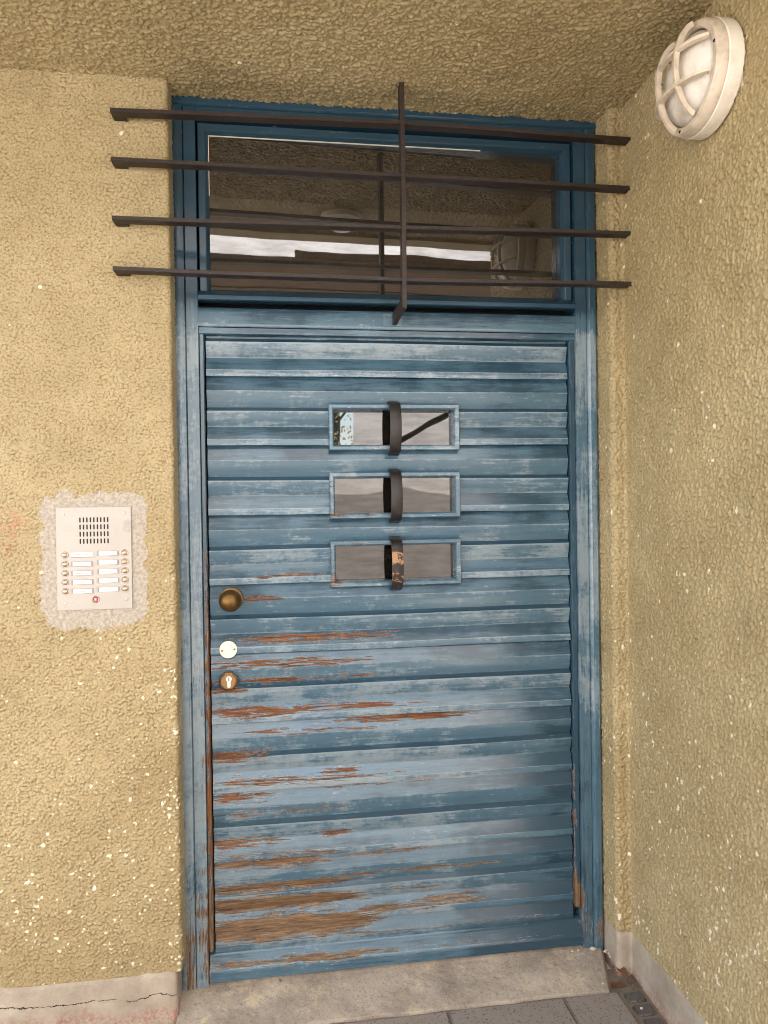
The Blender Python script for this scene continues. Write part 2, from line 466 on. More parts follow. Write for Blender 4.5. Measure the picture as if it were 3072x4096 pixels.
# ------------------------------------------------------------------ wear fields on the blue wood (x, z in metres)
BAREP = [  # x, z, half-width, half-height, strength
    (0.225, 1.143, 0.085, 0.011, 0.62), (0.29, 1.213, 0.13, 0.014, 0.50), (0.40, 1.018, 0.26, 0.013, 0.62),
    (0.30, 0.945, 0.25, 0.016, 0.55), (0.13, 0.945, 0.07, 0.012, 0.5), (0.33, 0.893, 0.27, 0.009, 0.55),
    (0.12, 0.868, 0.06, 0.009, 0.7), (0.20, 0.800, 0.14, 0.018, 0.66), (0.46, 0.803, 0.22, 0.011, 0.62), (0.68, 0.760, 0.25, 0.012, 0.66),
    (0.38, 0.735, 0.24, 0.010, 0.42), (0.15, 0.667, 0.10, 0.016, 0.55), (0.33, 0.585, 0.32, 0.014, 0.42), (0.46, 0.60, 0.07, 0.014, 0.6),
    (0.15, 0.540, 0.09, 0.016, 0.55), (0.60, 0.560, 0.26, 0.010, 0.42), (0.25, 0.49, 0.22, 0.012, 0.40), (0.80, 0.57, 0.2, 0.007, 0.40),
    (0.16, 0.402, 0.12, 0.016, 0.62), (0.44, 0.412, 0.045, 0.016, 0.55), (0.30, 0.360, 0.22, 0.010, 0.45),
    (0.24, 0.335, 0.20, 0.014, 0.70), (0.58, 0.345, 0.20, 0.016, 0.45), (0.25, 0.262, 0.22, 0.012, 0.82), (0.70, 0.280, 0.34, 0.006, 0.60),
    (0.265, 0.212, 0.225, 0.018, 1.2), (0.68, 0.222, 0.12, 0.012, 0.40), (0.29, 0.138, 0.25, 0.028, 1.2), (0.62, 0.166, 0.16, 0.014, 0.6), (0.80, 0.173, 0.10, 0.014, 0.68),
    (0.80, 0.095, 0.42, 0.005, 0.45), (0.34, 0.046, 0.28, 0.010, 0.62), (0.85, 0.043, 0.3, 0.004, 0.5), (0.30, 0.100, 0.3, 0.006, 0.5),
    (0.002, 0.06, 0.016, 0.12, 0.55), (1.285, 0.05, 0.03, 0.05, 0.55), (1.24, 0.06, 0.02, 0.07, 0.42), (0.050, 0.10, 0.007, 0.12, 0.55),
    (1.218, 0.15, 0.012, 0.05, 0.9), (0.452, 1.19, 0.02, 0.05, 0.42), (0.50, 1.392, 0.09, 0.006, 0.55)]
def bare_field(x, z):
    b = np.full_like(x, -0.05)
    for px, pz, hx, hz, s in BAREP:
        d_ = ((x - px) / hx) ** 2; e = ((z - pz) / hz) ** 2
        v = s * np.exp(-0.7 * d_ ** 2 - 0.7 * e)
        b = np.maximum(b, v - 0.05)
    # general wear, worst at lower left
    g = 0.13 * np.clip(1 - x / 1.0, 0, 1) * np.clip((1.25 - z) / 0.5, 0, 1)
    return b + g
def chalk_field(x, z):
    up = np.clip((2.10 - z) / 0.16, 0, 1)                 # the head of the frame is sheltered and stays deep blue
    rt = np.clip((x - 0.80) / 0.35, 0, 1) * np.clip((0.95 - z) / 0.35, 0, 1)  # lower right: less faded paint, plus the side wall's dark reflection painted in
    lo = np.clip((0.95 - x) / 0.35, 0, 1) * np.clip((1.1 - z) / 0.35, 0, 1)
    return -0.52 + up * 0.98 - rt * 0.32 + lo * 0.13
def vattrs(V, extra=None):
    x, z = V[:, 0].astype(float), V[:, 2].astype(float)
    a = dict(bare=bare_field(x, z), chalk=chalk_field(x, z))
    if extra:
        for k, v in extra.items(): a[k] = a[k] + v
    return a

def extrude(name, prof, axis, t0, t1, mat, parent, step=0.012, closed=True, bare=0.0, chalk=0.0, jitter=0.0, label=None):
    """prof: list of (a, y): for axis 'X' a is z, for axis 'Z' a is x.  Sharp corners are split."""
    n = len(prof); segs = n if closed else n - 1
    nt = max(2, int(abs(t1 - t0) / step) + 1); ts = np.linspace(t0, t1, nt)
    strips = []; cur = None
    def dirv(i):
        a = prof[i % n]; b = prof[(i + 1) % n]; return math.atan2(b[1] - a[1], b[0] - a[0])
    for i in range(segs):
        if cur is not None and abs((dirv(i) - dirv(i - 1) + math.pi) % (2 * math.pi) - math.pi) < R_(38): cur.append(prof[(i + 1) % n])
        else:
            cur = [prof[i], prof[(i + 1) % n]]; strips.append(cur)
    Vs = []; Fs = []; o = 0
    for s in strips:
        s2 = []
        for k in range(len(s) - 1):          # refine across so that the wear has somewhere to live
            a, b = s[k], s[k + 1]; m = max(1, int(math.hypot(b[0] - a[0], b[1] - a[1]) / 0.008))
            for j in range(m): s2.append((a[0] + (b[0] - a[0]) * j / m, a[1] + (b[1] - a[1]) * j / m))
        s2.append(s[-1]); s2 = np.array(s2)
        A, T = np.meshgrid(s2[:, 0], ts, indexing='ij'); Y, _ = np.meshgrid(s2[:, 1], ts, indexing='ij')
        V = np.stack([T, Y, A] if axis == 'X' else [A, Y, T], -1).reshape(-1, 3)
        Vs.append(V); Fs.append(grid_faces(len(s2), nt) + o); o += len(V)
    if closed:
        for t_ in (t0, t1):
            # fan cap
            P = np.array([(t_, p[1], p[0]) if axis == 'X' else (p[0], p[1], t_) for p in prof]); c = P.mean(0)
            V = np.vstack([P, c]); Vs.append(V)
            Fs.append(np.array([(i + o, (i + 1) % n + o, n + o, n + o) for i in range(n)])); o += len(V)
    V = np.vstack(Vs); F = np.vstack(Fs)
    at = vattrs(V); at['bare'] = at['bare'] + bare; at['chalk'] = at['chalk'] + chalk
    quad = F[F[:, 2] != F[:, 3]]; tri = F[F[:, 2] == F[:, 3]][:, :3]
    me = bpy.data.meshes.new(name)
    me.from_pydata(V.tolist(), [], quad.tolist() + tri.tolist())
    me.polygons.foreach_set('use_smooth', np.ones(len(me.polygons), bool))
    for k, v in at.items():
        q = me.attributes.new(k, 'FLOAT', 'POINT'); q.data.foreach_set('value', np.asarray(v, np.float32))
    bm = bmesh.new(); bm.from_mesh(me)
    bmesh.ops.recalc_face_normals(bm, faces=bm.faces); bm.to_mesh(me); bm.free()
    # split strips are open; make sure they look outwards
    me.update()
    return link(name, me, mat, parent, label)

def ring(name, x0, x1, z0, z1, prof, mat, parent, step=0.012, bare=0.0, chalk=0.0, label=None):
    """rectangular moulding: prof list of (inset, y)"""
    Vs = []; Fs = []; o = 0
    def loop(ins, y):
        a, b, c, d_ = x0 + ins, x1 - ins, z0 + ins, z1 - ins
        nx = max(2, int((x1 - x0) / step)); nz = max(2, int((z1 - z0) / step))
        L = [(a + (b - a) * i / nx, y, c) for i in range(nx)] + [(b, y, c + (d_ - c) * i / nz) for i in range(nz)]
        L += [(b - (b - a) * i / nx, y, d_) for i in range(nx)] + [(a, y, d_ - (d_ - c) * i / nz) for i in range(nz)]
        return L
    for k in range(len(prof) - 1):
        A = loop(*prof[k]); B = loop(*prof[k + 1]); n = len(A)
        Vs.append(np.array(A + B)); Fs.append(np.array([(i + o, (i + 1) % n + o, (i + 1) % n + n + o, i + n + o) for i in range(n)])); o += 2 * n
    V = np.vstack(Vs); F = np.vstack(Fs); at = vattrs(V); at['bare'] += bare; at['chalk'] += chalk
    return mesh_np(name, V, F, mat, parent, False, at, label)

# ------------------------------------------------------------------ stucco relief
RES = 0.0022
rng = np.random.default_rng(11)
def vnoise(ns, nt, cell):
    """smooth value noise in [-1,1], cell in grid steps (s,t)"""
    cs, ct = cell
    a, b = int(ns / cs) + 3, int(nt / ct) + 3
    G = rng.uniform(-1, 1, (a, b))
    u = np.arange(ns) / cs; v = np.arange(nt) / ct
    i = u.astype(int); j = v.astype(int); fu = (u - i); fv = (v - j)
    fu = fu * fu * (3 - 2 * fu); fv = fv * fv * (3 - 2 * fv)
    g = lambda p, q: G[np.ix_(i + p, j + q)]
    fu = fu[:, None]; fv = fv[None]
    return (g(0, 0) * (1 - fu) + g(1, 0) * fu) * (1 - fv) + (g(0, 1) * (1 - fu) + g(1, 1) * fu) * fv
def blobs(ns, nt, sp, rs, rt, h, keep, chip=None):
    ms, mt = int(ns * RES / sp) + 1, int(nt * RES / sp) + 1
    cs, ct = np.meshgrid(np.arange(ms), np.arange(mt), indexing='ij')
    cs = ((cs + rng.uniform(0, 1, cs.shape)) * sp / RES).ravel(); ct = ((ct + rng.uniform(0, 1, ct.shape)) * sp / RES).ravel()
    k = rng.uniform(0, 1, len(cs)) < keep
    cs, ct = cs[k], ct[k]; n = len(cs)
    f_ = rng.uniform(0.6, 1.35, n); e = rng.uniform(0.8, 1.3, n)
    Rs, Rt = rs * f_ * e / RES, rt * f_ / e / RES
    hh = h * rng.uniform(0.45, 1.0, n) * f_
    H = np.zeros(ns * nt, np.float32); C = np.zeros(ns * nt, np.float32)
    if chip is not None:
        cl_ = samp(vnoise(ns + 2, nt + 2, (34, 34)), cs, ct)
        pr = chip(cs * RES, ct * RES) * np.clip(0.75 + 1.5 * cl_, 0.08, 3); ck = rng.uniform(0, 1, n) < pr
        cr = 0.25 + 0.85 * rng.uniform(0, 1, n) ** 2.6
    ws, wt = int(np.ceil(Rs.max())), int(np.ceil(Rt.max()))
    i0, j0 = np.round(cs).astype(int), np.round(ct).astype(int)
    for a in range(-ws, ws + 1):
        for b in range(-wt, wt + 1):
            i, j = i0 + a, j0 + b
            d2 = ((i - cs) / Rs) ** 2 + ((j - ct) / Rt) ** 2
            ok = (d2 < 1) & (i >= 0) & (i < ns) & (j >= 0) & (j < nt)
            if not ok.any(): continue
            q = i[ok] * nt + j[ok]
            np.maximum.at(H, q, (hh[ok] * (1 - d2[ok]) ** 0.6).astype(np.float32))
            if chip is not None:
                kk = ok & ck
                if kk.any():
                    np.maximum.at(C, i[kk] * nt + j[kk], (np.sqrt(d2[kk]) < cr[kk]).astype(np.float32))
    return H.reshape(ns, nt), C.reshape(ns, nt)
def samp(A, s, t):
    s = np.clip(s, 0, A.shape[0] - 1.001); t = np.clip(t, 0, A.shape[1] - 1.001)
    i = s.astype(int); j = t.astype(int); a = s - i; b = t - j
    return (A[i, j] * (1 - a) + A[i + 1, j] * a) * (1 - b) + (A[i, j + 1] * (1 - a) + A[i + 1, j + 1] * a) * b
def relief(Ls, Lt, sp, rs, rt, h, keep, chip, warp):
    ns, nt = int(Ls / RES) + 2, int(Lt / RES) + 2
    H, C = blobs(ns, nt, sp, rs, rt, h, keep, chip)
    H2, _ = blobs(ns, nt, sp * 2.3, rs * 2.0, rt * 2.0, h * 0.8, 0.7)
    H3, _ = blobs(ns, nt, 0.0046, 0.0024, 0.0026, h * 0.30, 0.7)
    H = H + 0.22 * H2 + H3
    s, t = np.meshgrid(np.arange(ns), np.arange(nt), indexing='ij')
    wsx = (vnoise(ns, nt, (5, 5)) + 0.7 * vnoise(ns, nt, (2.5, 2.5))) * warp / RES
    wtx = (vnoise(ns, nt, (5, 5)) + 0.7 * vnoise(ns, nt, (2.5, 2.5))) * warp / RES
    Hw = samp(H, s + wsx, t + wtx); Cw = samp(C, s + wsx * 1.6, t + wtx * 1.6)
    Hw = Hw + 0.0012 * vnoise(ns, nt, (24, 24)) + 0.0004 * vnoise(ns, nt, (2, 2))
    Hw = Hw - 0.0010 * np.clip(Cw, 0, 1)          # a flake gone leaves a shallow pit
    return Hw, Cw
def blur(A, n):
    for _ in range(n):
        A = (np.roll(A, 1, 0) + np.roll(A, -1, 0) + A * 2) / 4; A = (np.roll(A, 1, 1) + np.roll(A, -1, 1) + A * 2) / 4
    return A
def stucco_sheet(name, path, t_axis, t0, t1, sp, rs, rt, h, keep, warp, chip, droop, label, parent=None, pitk=1.0, patch=None, amp=None, fine=None, flip=False):
    """path: (n,2) polyline across (metres) in the plane normal to t_axis; t_axis 'Z' or 'X'"""
    path = np.array(path, float); seg = np.hypot(*np.diff(path, axis=0).T); L = np.r_[0, np.cumsum(seg)]
    smp = []
    s_ = 0.0
    while s_ < L[-1]:
        smp.append(s_); s_ += RES if (fine is None or fine(s_)) else 0.012
    smp.append(L[-1]); smp = np.array(smp)
    px = np.interp(smp, L, path[:, 0]); py = np.interp(smp, L, path[:, 1])
    # rounded normals from a slightly smoothed path
    tx = np.interp(smp + 0.006, L, path[:, 0]) - np.interp(smp - 0.006, L, path[:, 0])
    ty = np.interp(smp + 0.006, L, path[:, 1]) - np.interp(smp - 0.006, L, path[:, 1])
    ln = np.hypot(tx, ty); tx, ty = tx / ln, ty / ln
    nx, ny = (-ty, tx) if flip else (ty, -tx)
    ts = np.arange(t0, t1 + RES * .5, RES)
    Hm, Cm = relief(L[-1], t1 - t0, sp, rs, rt, h, keep, chip, warp)
    S, T = np.meshgrid(smp / RES, (ts - t0) / RES, indexing='ij')
    H = samp(Hm, S, T); Cc = samp(Cm, S, T)
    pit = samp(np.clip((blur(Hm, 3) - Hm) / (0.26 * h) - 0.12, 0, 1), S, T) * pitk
    st, tt = np.meshgrid(smp, ts, indexing='ij')
    if amp is not None: H = H * amp(st, tt)
    pm = np.zeros_like(H)
    if patch is not None:
        pm = patch(st, tt, px[:, None] + 0 * tt, tt); H = H * (1 - 0.85 * pm) ; Cc = Cc * (1 - pm); pit = pit * (1 - pm)
    NX, NY = nx[:, None], ny[:, None]
    a = px[:, None] + NX * H; b = py[:, None] + NY * H; c = tt + 0 * H
    if t_axis == 'Z':
        c = c - droop * H
        V = np.stack([a, b, c], -1)
    else:          # path in (y, z), extruded along x
        V = np.stack([c, a + droop * H, b], -1)
    V = V.reshape(-1, 3)
    F = grid_faces(len(smp), len(ts), flip)
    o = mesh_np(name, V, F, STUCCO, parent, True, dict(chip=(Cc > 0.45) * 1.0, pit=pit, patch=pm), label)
    return o

ZC = 2.635          # porch ceiling
YW = -0.09          # face of the facade wall; the door frame sits at y = 0
XR = 1.348          # face of the side wall
def arc(cx, cy, rad, a0, a1, n=8):
    return [(cx + rad * math.cos(R_(a0 + (a1 - a0) * i / n)), cy + rad * math.sin(R_(a0 + (a1 - a0) * i / n))) for i in range(n + 1)]

# ---- facade wall, left of the door
ZP = 0.100
pathL = [(-2.6, YW), (-0.022, YW)] + arc(-0.022, YW + 0.010, 0.010, -90, 0) + [(-0.012, 0.03)]
def chipL(s, t):
    x = s - 2.6; z = t + ZP
    n_ = 0.125 * np.clip((1.05 - z) / 0.6, 0, 1) + 0.02 * (z < 1.3) + 0.004
    edge = np.clip(1 - np.abs(x + 0.02) / 0.05, 0, 1) * np.clip((1.25 - z) / 0.5, 0, 1) * 0.35
    return n_ * np.clip((x + 0.9) / 0.4, 0.3, 1) + edge
def patchL(s, t, x, z):
    rr = np.random.default_rng(5)
    G = rr.uniform(-1, 1, (40, 60)); G2 = rr.uniform(-1, 1, (200, 260))
    # ragged rounded rectangle around the intercom
    dx = np.abs(x + 0.2305) - 0.142; dz = np.abs(z - 1.279) - 0.189
    dd = np.maximum(dx, dz) + 0.35 * np.maximum(np.minimum(dx, dz) + 0.05, 0)
    nn = samp(G, np.clip((x + 0.6) * 38, 0, 38), np.clip((z - 0.9) * 38, 0, 58)) * 0.012
    nn = nn + samp(G2, np.clip((x + 0.6) * 190, 0, 198), np.clip((z - 0.9) * 190, 0, 258)) * 0.008
    return (dd + nn < 0) * 1.0
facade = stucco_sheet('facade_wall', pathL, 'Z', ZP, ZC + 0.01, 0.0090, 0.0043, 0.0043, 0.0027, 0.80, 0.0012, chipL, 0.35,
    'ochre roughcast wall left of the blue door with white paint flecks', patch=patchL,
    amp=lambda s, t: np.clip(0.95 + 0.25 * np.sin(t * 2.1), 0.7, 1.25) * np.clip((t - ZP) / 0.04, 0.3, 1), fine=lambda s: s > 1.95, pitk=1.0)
tag(facade, cat='wall')
# plinth under it
def plinth(name, path, z0, z1, parent, crack=0.0, red=0.0, flip=False):
    path = np.array(path, float); seg = np.hypot(*np.diff(path, axis=0).T); L = np.r_[0, np.cumsum(seg)]
    s = np.arange(0, L[-1], 0.006); t = np.arange(z0, z1 + 0.003, 0.006)
    px = np.interp(s, L, path[:, 0]); py = np.interp(s, L, path[:, 1])
    tx = np.interp(s + .006, L, path[:, 0]) - np.interp(s - .006, L, path[:, 0]); ty = np.interp(s + .006, L, path[:, 1]) - np.interp(s - .006, L, path[:, 1])
    ln = np.hypot(tx, ty); nx, ny = ty / ln, -tx / ln
    if flip: nx, ny = -nx, -ny
    H = 0.0012 * vnoise(len(s), len(t), (5, 5)) + 0.002 * vnoise(len(s), len(t), (22, 14))
    # upper lip thins out raggedly under the stucco
    lip = np.clip((t[None] - (z1 - 0.02)) / 0.02, 0, 1) * 0.006
    H = H - lip
    V = np.stack([px[:, None] + nx[:, None] * H, py[:, None] + ny[:, None] * H, t[None] + 0 * H], -1).reshape(-1, 3)
    F = grid_faces(len(s), len(t), flip)
    return mesh_np(name, V, F, CONC, parent, True, dict(crack=np.full(len(V), crack), red=np.full(len(V), red)))
plinth('plinth', [(-2.6, YW - 0.002), (-0.034, YW - 0.002)] + arc(-0.034, YW + 0.006, 0.008, -90, 0, 4) + [(-0.026, 0.04)], -0.10, ZP + 0.012, facade, 1.0, 0.35)

# ---- side wall, right of the door
ZPR = 0.085
pathR = [(1.303, 0.03)] + arc(1.318, YW + 0.015, 0.015, 180, 270) + [(XR - 0.012, YW)] + arc(XR - 0.012, YW - 0.012, 0.012, 90, 0, 4) + [(XR, -0.97)] + arc(XR + 0.03, -0.97, 0.03, 180, 270, 6) + [(3.5, -1.0)]
def chipR(s, t):
    y = s - 0.15; z = t + ZPR
    return 0.012 + 0.065 * np.clip((1.5 - z) / 1.4, 0, 1)
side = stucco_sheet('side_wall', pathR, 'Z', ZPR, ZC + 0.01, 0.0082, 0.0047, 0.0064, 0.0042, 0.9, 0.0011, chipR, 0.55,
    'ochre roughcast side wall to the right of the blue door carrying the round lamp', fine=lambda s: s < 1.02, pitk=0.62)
tag(side, cat='wall')
plinth('plinth', [(1.302, 0.03)] + arc(1.315, YW + 0.013, 0.013, 180, 270, 5) + [(XR - 0.006, YW - 0.001), (XR - 0.001, YW - 0.006), (XR - 0.001, -0.99)], -0.10, ZPR + 0.012, side, 0.0, 0.15)

# ---- porch ceiling
pathC = [(0.03, ZC), (-0.93, ZC), (-0.935, ZC - 0.014), (-1.0, ZC - 0.014), (-1.0, 3.6)]
def chipC(s, t):
    x = t - 2.6
    return 0.0025 + 0.30 * (s > 0.022) * (s < 0.040) * (x > 0.1) * (x < 1.25) * (np.sin(x * 11.0) > 0.1)
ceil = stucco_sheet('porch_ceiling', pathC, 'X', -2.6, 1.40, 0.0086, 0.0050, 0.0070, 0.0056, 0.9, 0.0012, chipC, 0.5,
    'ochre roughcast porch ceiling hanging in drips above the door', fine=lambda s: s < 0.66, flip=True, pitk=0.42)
tag(ceil, cat='ceiling')
m = MB(); m.box((-2.6, -1.010, ZC - 0.019), (XR + 0.02, -0.925, ZC + 0.05)); m.build('fascia', STUCCO, ceil, smooth=0)
m = MB(); m.box((-2.6, -0.97, ZC + 0.03), (3.5, 1.6, 3.6)); m.build('floor_slab', HALL, ceil)

# ------------------------------------------------------------------ hall behind the door, ground
m = MB(); m.box((-0.05, 0.10, -0.12), (1.34, 1.5, ZC)); hall = m.build('hallway', HALL); tag(hall, 'dark hallway behind the door', kind='structure')
m = MB()
m.add([(-60, 2, -0.055), (60, 2, -0.055), (60, -200, -0.055), (-60, -200, -0.055)], [(0, 1, 2, 3)])
tag(m.build('ground', GROUND, smooth=0), 'gritty ground under the paving', kind='structure')

m = MB(); m.add([(-0.6, -0.05, -0.0535), (XR + 0.01, -0.05, -0.0535), (XR + 0.01, -0.75, -0.0535), (-0.6, -0.75, -0.0535)], [(0, 1, 2, 3)])
tag(m.build('joint_grit', mat_paving('dirty joint grit', (0.15, 0.12, 0.095), (0.27, 0.225, 0.175), 190), smooth=0), 'dirty grit between the paving slabs', kind='structure')
# door step: one worn concrete slab sloping to the paving
nx, ny = 360, 64
u = np.linspace(0, 1, nx)[:, None]; v = np.linspace(0, 1, ny)[None]
yy = 0.075 - 0.235 * v + 0 * u
left = -0.028 + 0 * v; right = 1.305 - 0.052 * np.clip((0.03 - yy[:1]) / 0.18, 0, 1)
xx = left + (right - left) * u
s_ = np.clip((0.01 - yy) / 0.16, 0, 1)
zz = -0.010 - 0.034 * s_ ** 1.2 + 0 * u
zz = zz + 0.0022 * vnoise(nx, ny, (30, 14)) + 0.0008 * vnoise(nx, ny, (3, 3))
zz = zz - 0.030 * np.clip((v - 0.965) / 0.035, 0, 1) ** 1.5 - 0.02 * np.clip((u - 0.992) / 0.008, 0, 1)
zz = zz + 0.007 * np.clip((yy - 0.0) / 0.012, 0, 1) * (xx > 0.05) * (xx < 1.23) * 0.6      # mortar fillet below the leaf
yy = yy + 0.004 * vnoise(nx, ny, (18, 30)) * np.clip((v - 0.8) / 0.2, 0, 1)
V = np.stack([xx, yy, zz], -1).reshape(-1, 3)
tag(mesh_np('door_step', V, grid_faces(nx, ny, True), STEP), 'worn blotchy concrete door step under the blue door', 'step')

def paver(name, x0, x1, y0, y1, z, mat, label, cat, group, bev=0.004, rough=0.0):
    bm = bmesh.new(); bmesh.ops.create_cube(bm, size=1)
    for q in bm.verts: q.co = Vector((x0 + (q.co.x + .5) * (x1 - x0), y0 + (q.co.y + .5) * (y1 - y0), z - 0.05 + (q.co.z + .5) * 0.05))
    bmesh.ops.bevel(bm, geom=bm.edges[:], offset=bev, segments=3, affect='EDGES')
    if rough:
        bmesh.ops.subdivide_edges(bm, edges=bm.edges[:], cuts=3, use_grid_fill=True)
        for q in bm.verts: q.co += Vector((random.uniform(-1, 1), random.uniform(-1, 1), random.uniform(-1, 1))) * rough
    mb = MB(); mb.bm(bm); o = mb.build(name, mat, smooth=50)
    return tag(o, label, cat, group)
G = 'paving slabs along the door step'
paver('paving_slab', 0.402, 0.741, -0.285, -0.166, -0.046, SLAB, 'grey paving slab in front of the middle of the step', 'slab', G)
paver('paving_slab', 0.745, 1.092, -0.285, -0.164, -0.047, SLAB, 'grey paving slab in front of the right of the step', 'slab', G)
paver('paving_slab', 1.096, 1.262, -0.52, -0.164, -0.046, SLAB, 'pitted narrow paving slab beside the dark cobbles', 'slab', G)
paver('paving_slab', 0.745, 1.092, -0.64, -0.290, -0.046, SLAB, 'paving slab at the bottom edge beyond the pale joint', 'slab', G)
G = 'dark cobbles along the side wall'
for y0, y1, lab in ((-0.212, -0.166, 'dark cobble nearest the door step'), (-0.270, -0.222, 'dark cobble with a white speck beside the side wall, second from the step'), (-0.328, -0.280, 'dark cobble furthest from the door step'), (-0.385, -0.338, 'dark cobble at the bottom edge of the photo')):
    paver('cobblestone', 1.281 + random.uniform(-.003, .003), 1.338, y0, y1, -0.0485, COBBLE, lab, 'cobble', G, 0.005, 0.0)

# ------------------------------------------------------------------ door frame
fr = empty('doorway', (0.65, 0, 0), 'worn blue painted wooden door frame with a glazed fanlight', 'door frame')
extrude('jamb', [(-.03, .10), (-.03, .012), (-.024, .002), (-.014, -.004), (.006, -.004), (.0150, -.001), (.0175, .007), (.0195, .001), (.0525, 0), (.0535, .0015), (.0535, .10)], 'Z', -0.03, 2.6085, PZ, fr, chalk=0.22)
extrude('jamb', [(1.2275, .10), (1.2275, .0015), (1.2285, 0), (1.2615, .001), (1.2635, .008), (1.2655, .001), (1.273, -.006), (1.290, -.006), (1.300, .003), (1.306, .014), (1.306, .10)], 'Z', -0.03, 2.6085, PZ, fr, chalk=0.22)
extrude('head', [(2.642, .10), (2.642, .004), (2.634, -.004), (2.618, -.004), (2.6115, .002), (2.6095, .008), (2.6087, .010), (2.6087, .10)], 'X', -0.03, 1.306, PX, fr)
extrude('head_lining', [(2.608, .10), (2.608, .001), (2.578, 0), (2.5772, .0015), (2.5772, .10)], 'X', 0.0537, 1.2273, PX, fr)
extrude('transom_rail', [(1.960, .08), (1.960, .002), (1.962, 0.0008), (2.012, .003), (2.016, .005), (2.026, .030), (2.026, .08)], 'X', 0.0537, 1.2273, PX, fr, chalk=0.12)
extrude('stop_bead', [(1.9385, .06), (1.9385, .011), (1.941, .007), (1.958, .007), (1.9592, .010), (1.9592, .06)], 'X', 0.0545, 1.2265, PX, fr, chalk=-0.25)
extrude('stop_bead', [(.054, .06), (.054, .014), (.056, .011), (.066, .011), (.0685, .015), (.0685, .06)], 'Z', 0.088, 1.938, PZ, fr, chalk=-0.35, bare=0.0)
extrude('stop_bead', [(1.2085, .06), (1.2085, .016), (1.211, .012), (1.2245, .012), (1.2268, .015), (1.2268, .06)], 'Z', 0.118, 1.938, PZ, fr, chalk=-0.45, bare=0.02)
# bare wood edge of the left bead
for o in list(fr.children):
    if o.name.startswith('stop_bead'):
        V = np.zeros(len(o.data.vertices) * 3); o.data.vertices.foreach_get('co', V); V = V.reshape(-1, 3)
        at = o.data.attributes['bare']; b = np.zeros(len(V)); at.data.foreach_get('value', b)
        z = V[:, 2]
        if V[:, 0].mean() < 0.1: b += 0.55 * np.clip((1.75 - z) / 0.7, 0, 1) * (0.55 + 0.45 * (V[:, 0] > 0.060))
        elif V[:, 0].mean() > 1.0: b += 0.42 * np.clip((1.0 - z) / 0.6, 0, 1) * (V[:, 0] < 1.213) + 0.45 * np.clip((0.19 - z) / 0.05, 0, 1)
        at.data.foreach_set('value', b)
sash = ring('fanlight_sash', 0.0580, 1.2220, 2.045, 2.570, [(0, .07), (0, .020), (.002, .018), (.020, .018), (.0225, .020), (.0300, .034), (.0300, .115)], PX, fr, chalk=-0.25)
extrude('weather_bar', [(2.0365, .03), (2.0365, -.004), (2.039, -.008), (2.050, -.008), (2.060, .004), (2.076, .026), (2.076, .04)], 'X', 0.0545, 1.2265, PX, sash, chalk=0.1)
m = MB(); m.box((0.0885, 0.0, 0.0), (1.1915, 0.004, 0.467))
pane = m.build('pane', GLASSF, sash, smooth=0)
pane.data.transform(Matrix.Translation((0.64, 0.052, 2.074)) @ Matrix.Rotation(R_(1.7), 4, 'Z') @ Matrix.Translation((-0.64, 0, 0)))
m = MB(); m.box((0.089, 0.031, 2.5372), (0.93, 0.0345, 2.5398)); m.box((0.0882, 0.031, 2.36), (0.0902, 0.0345, 2.537))
m.build('putty_line', PUTTY, sash, smooth=0)

# ------------------------------------------------------------------ door leaf
dr = empty('front_door', (0.64, 0.03, 0), 'peeling blue wooden door with horizontal boards and three small windows', 'door')
P0 = 1.8165; PER = 0.2095
KN = [(0.0, .034), (0.0435, .0195), (0.0935, .0325), (0.105, .0200), (0.1525, .0335), (0.1895, .0190), (0.2090, .0185), (0.2095, .034)]
BUL = [0.0, 0.0016, 0.0, 0.0022, 0.0004, 0.0006, 0.0]
X0, X1 = 0.0725, 1.2045
xs = np.linspace(X0, X1, 190)
Vs = []; Fs = []; cs_ = []; o_ = 0
for n in range(-1, 9):
    zt = P0 - PER * n
    for k in range(7):
        qa, ya = KN[k]; qb, yb = KN[k + 1]
        za, zb = zt - qa, zt - qb
        if zb > 1.9375 or za < 0.070: continue
        mseg = max(2, int(abs(qb - qa) / 0.0028)) if k < 6 else 2
        tt = np.linspace(0, 1, mseg + 1)
        # ease the arris so it catches light
        y = ya + (yb - ya) * tt - BUL[k] * np.sin(np.pi * tt)
        z = za + (zb - za) * tt
        keep = (z < 1.9385) & (z > 0.068)
        if keep.sum() < 2: continue
        y, z, tk = y[keep], z[keep], tt[keep]
        X, Zg = np.meshgrid(xs, z, indexing='ij'); Y = np.tile(y, (len(xs), 1))
        # old boards are not dead straight
        Y = Y + 0.0009 * np.sin(X * 5.0 + n * 1.7 + k); Zg = Zg + 0.0008 * np.sin(X * 7.0 + n * 2.3)
        V = np.stack([X, Y, Zg], -1).reshape(-1, 3)
        F = grid_faces(len(xs), len(z), False)
        c = V[F].mean(1)
        bad = np.zeros(len(F), bool)
        for wk in range(3):
            zt_w, zb_w = 1.7325 - PER * wk, 1.5915 - PER * wk
            bad |= (c[:, 0] > 0.445) & (c[:, 0] < 0.836) & (c[:, 2] < zt_w - 0.008) & (c[:, 2] > zb_w + 0.008)
        F = F[~bad]
        e = np.tile({1: 0.04, 3: 0.16, 4: -0.22, 0: -0.20, 5: 0.15, 2: -0.5}.get(k, 0.0) + 0.35 * np.clip(1 - tk / 0.10, 0, 1) * (k in (1, 5, 3)) + 0.35 * np.clip(1 - (1 - tk) / 0.08, 0, 1) * (k in (3,)), (len(xs), 1))  # up-facing slopes darker, down-facing paler: reflections painted in; arrises worn pale
        Vs.append(V); Fs.append(F + o_); cs_.append(e.ravel()); o_ += len(V)
V = np.vstack(Vs); F = np.vstack(Fs); ce = np.hstack(cs_)
at = vattrs(V, dict(chalk=ce))
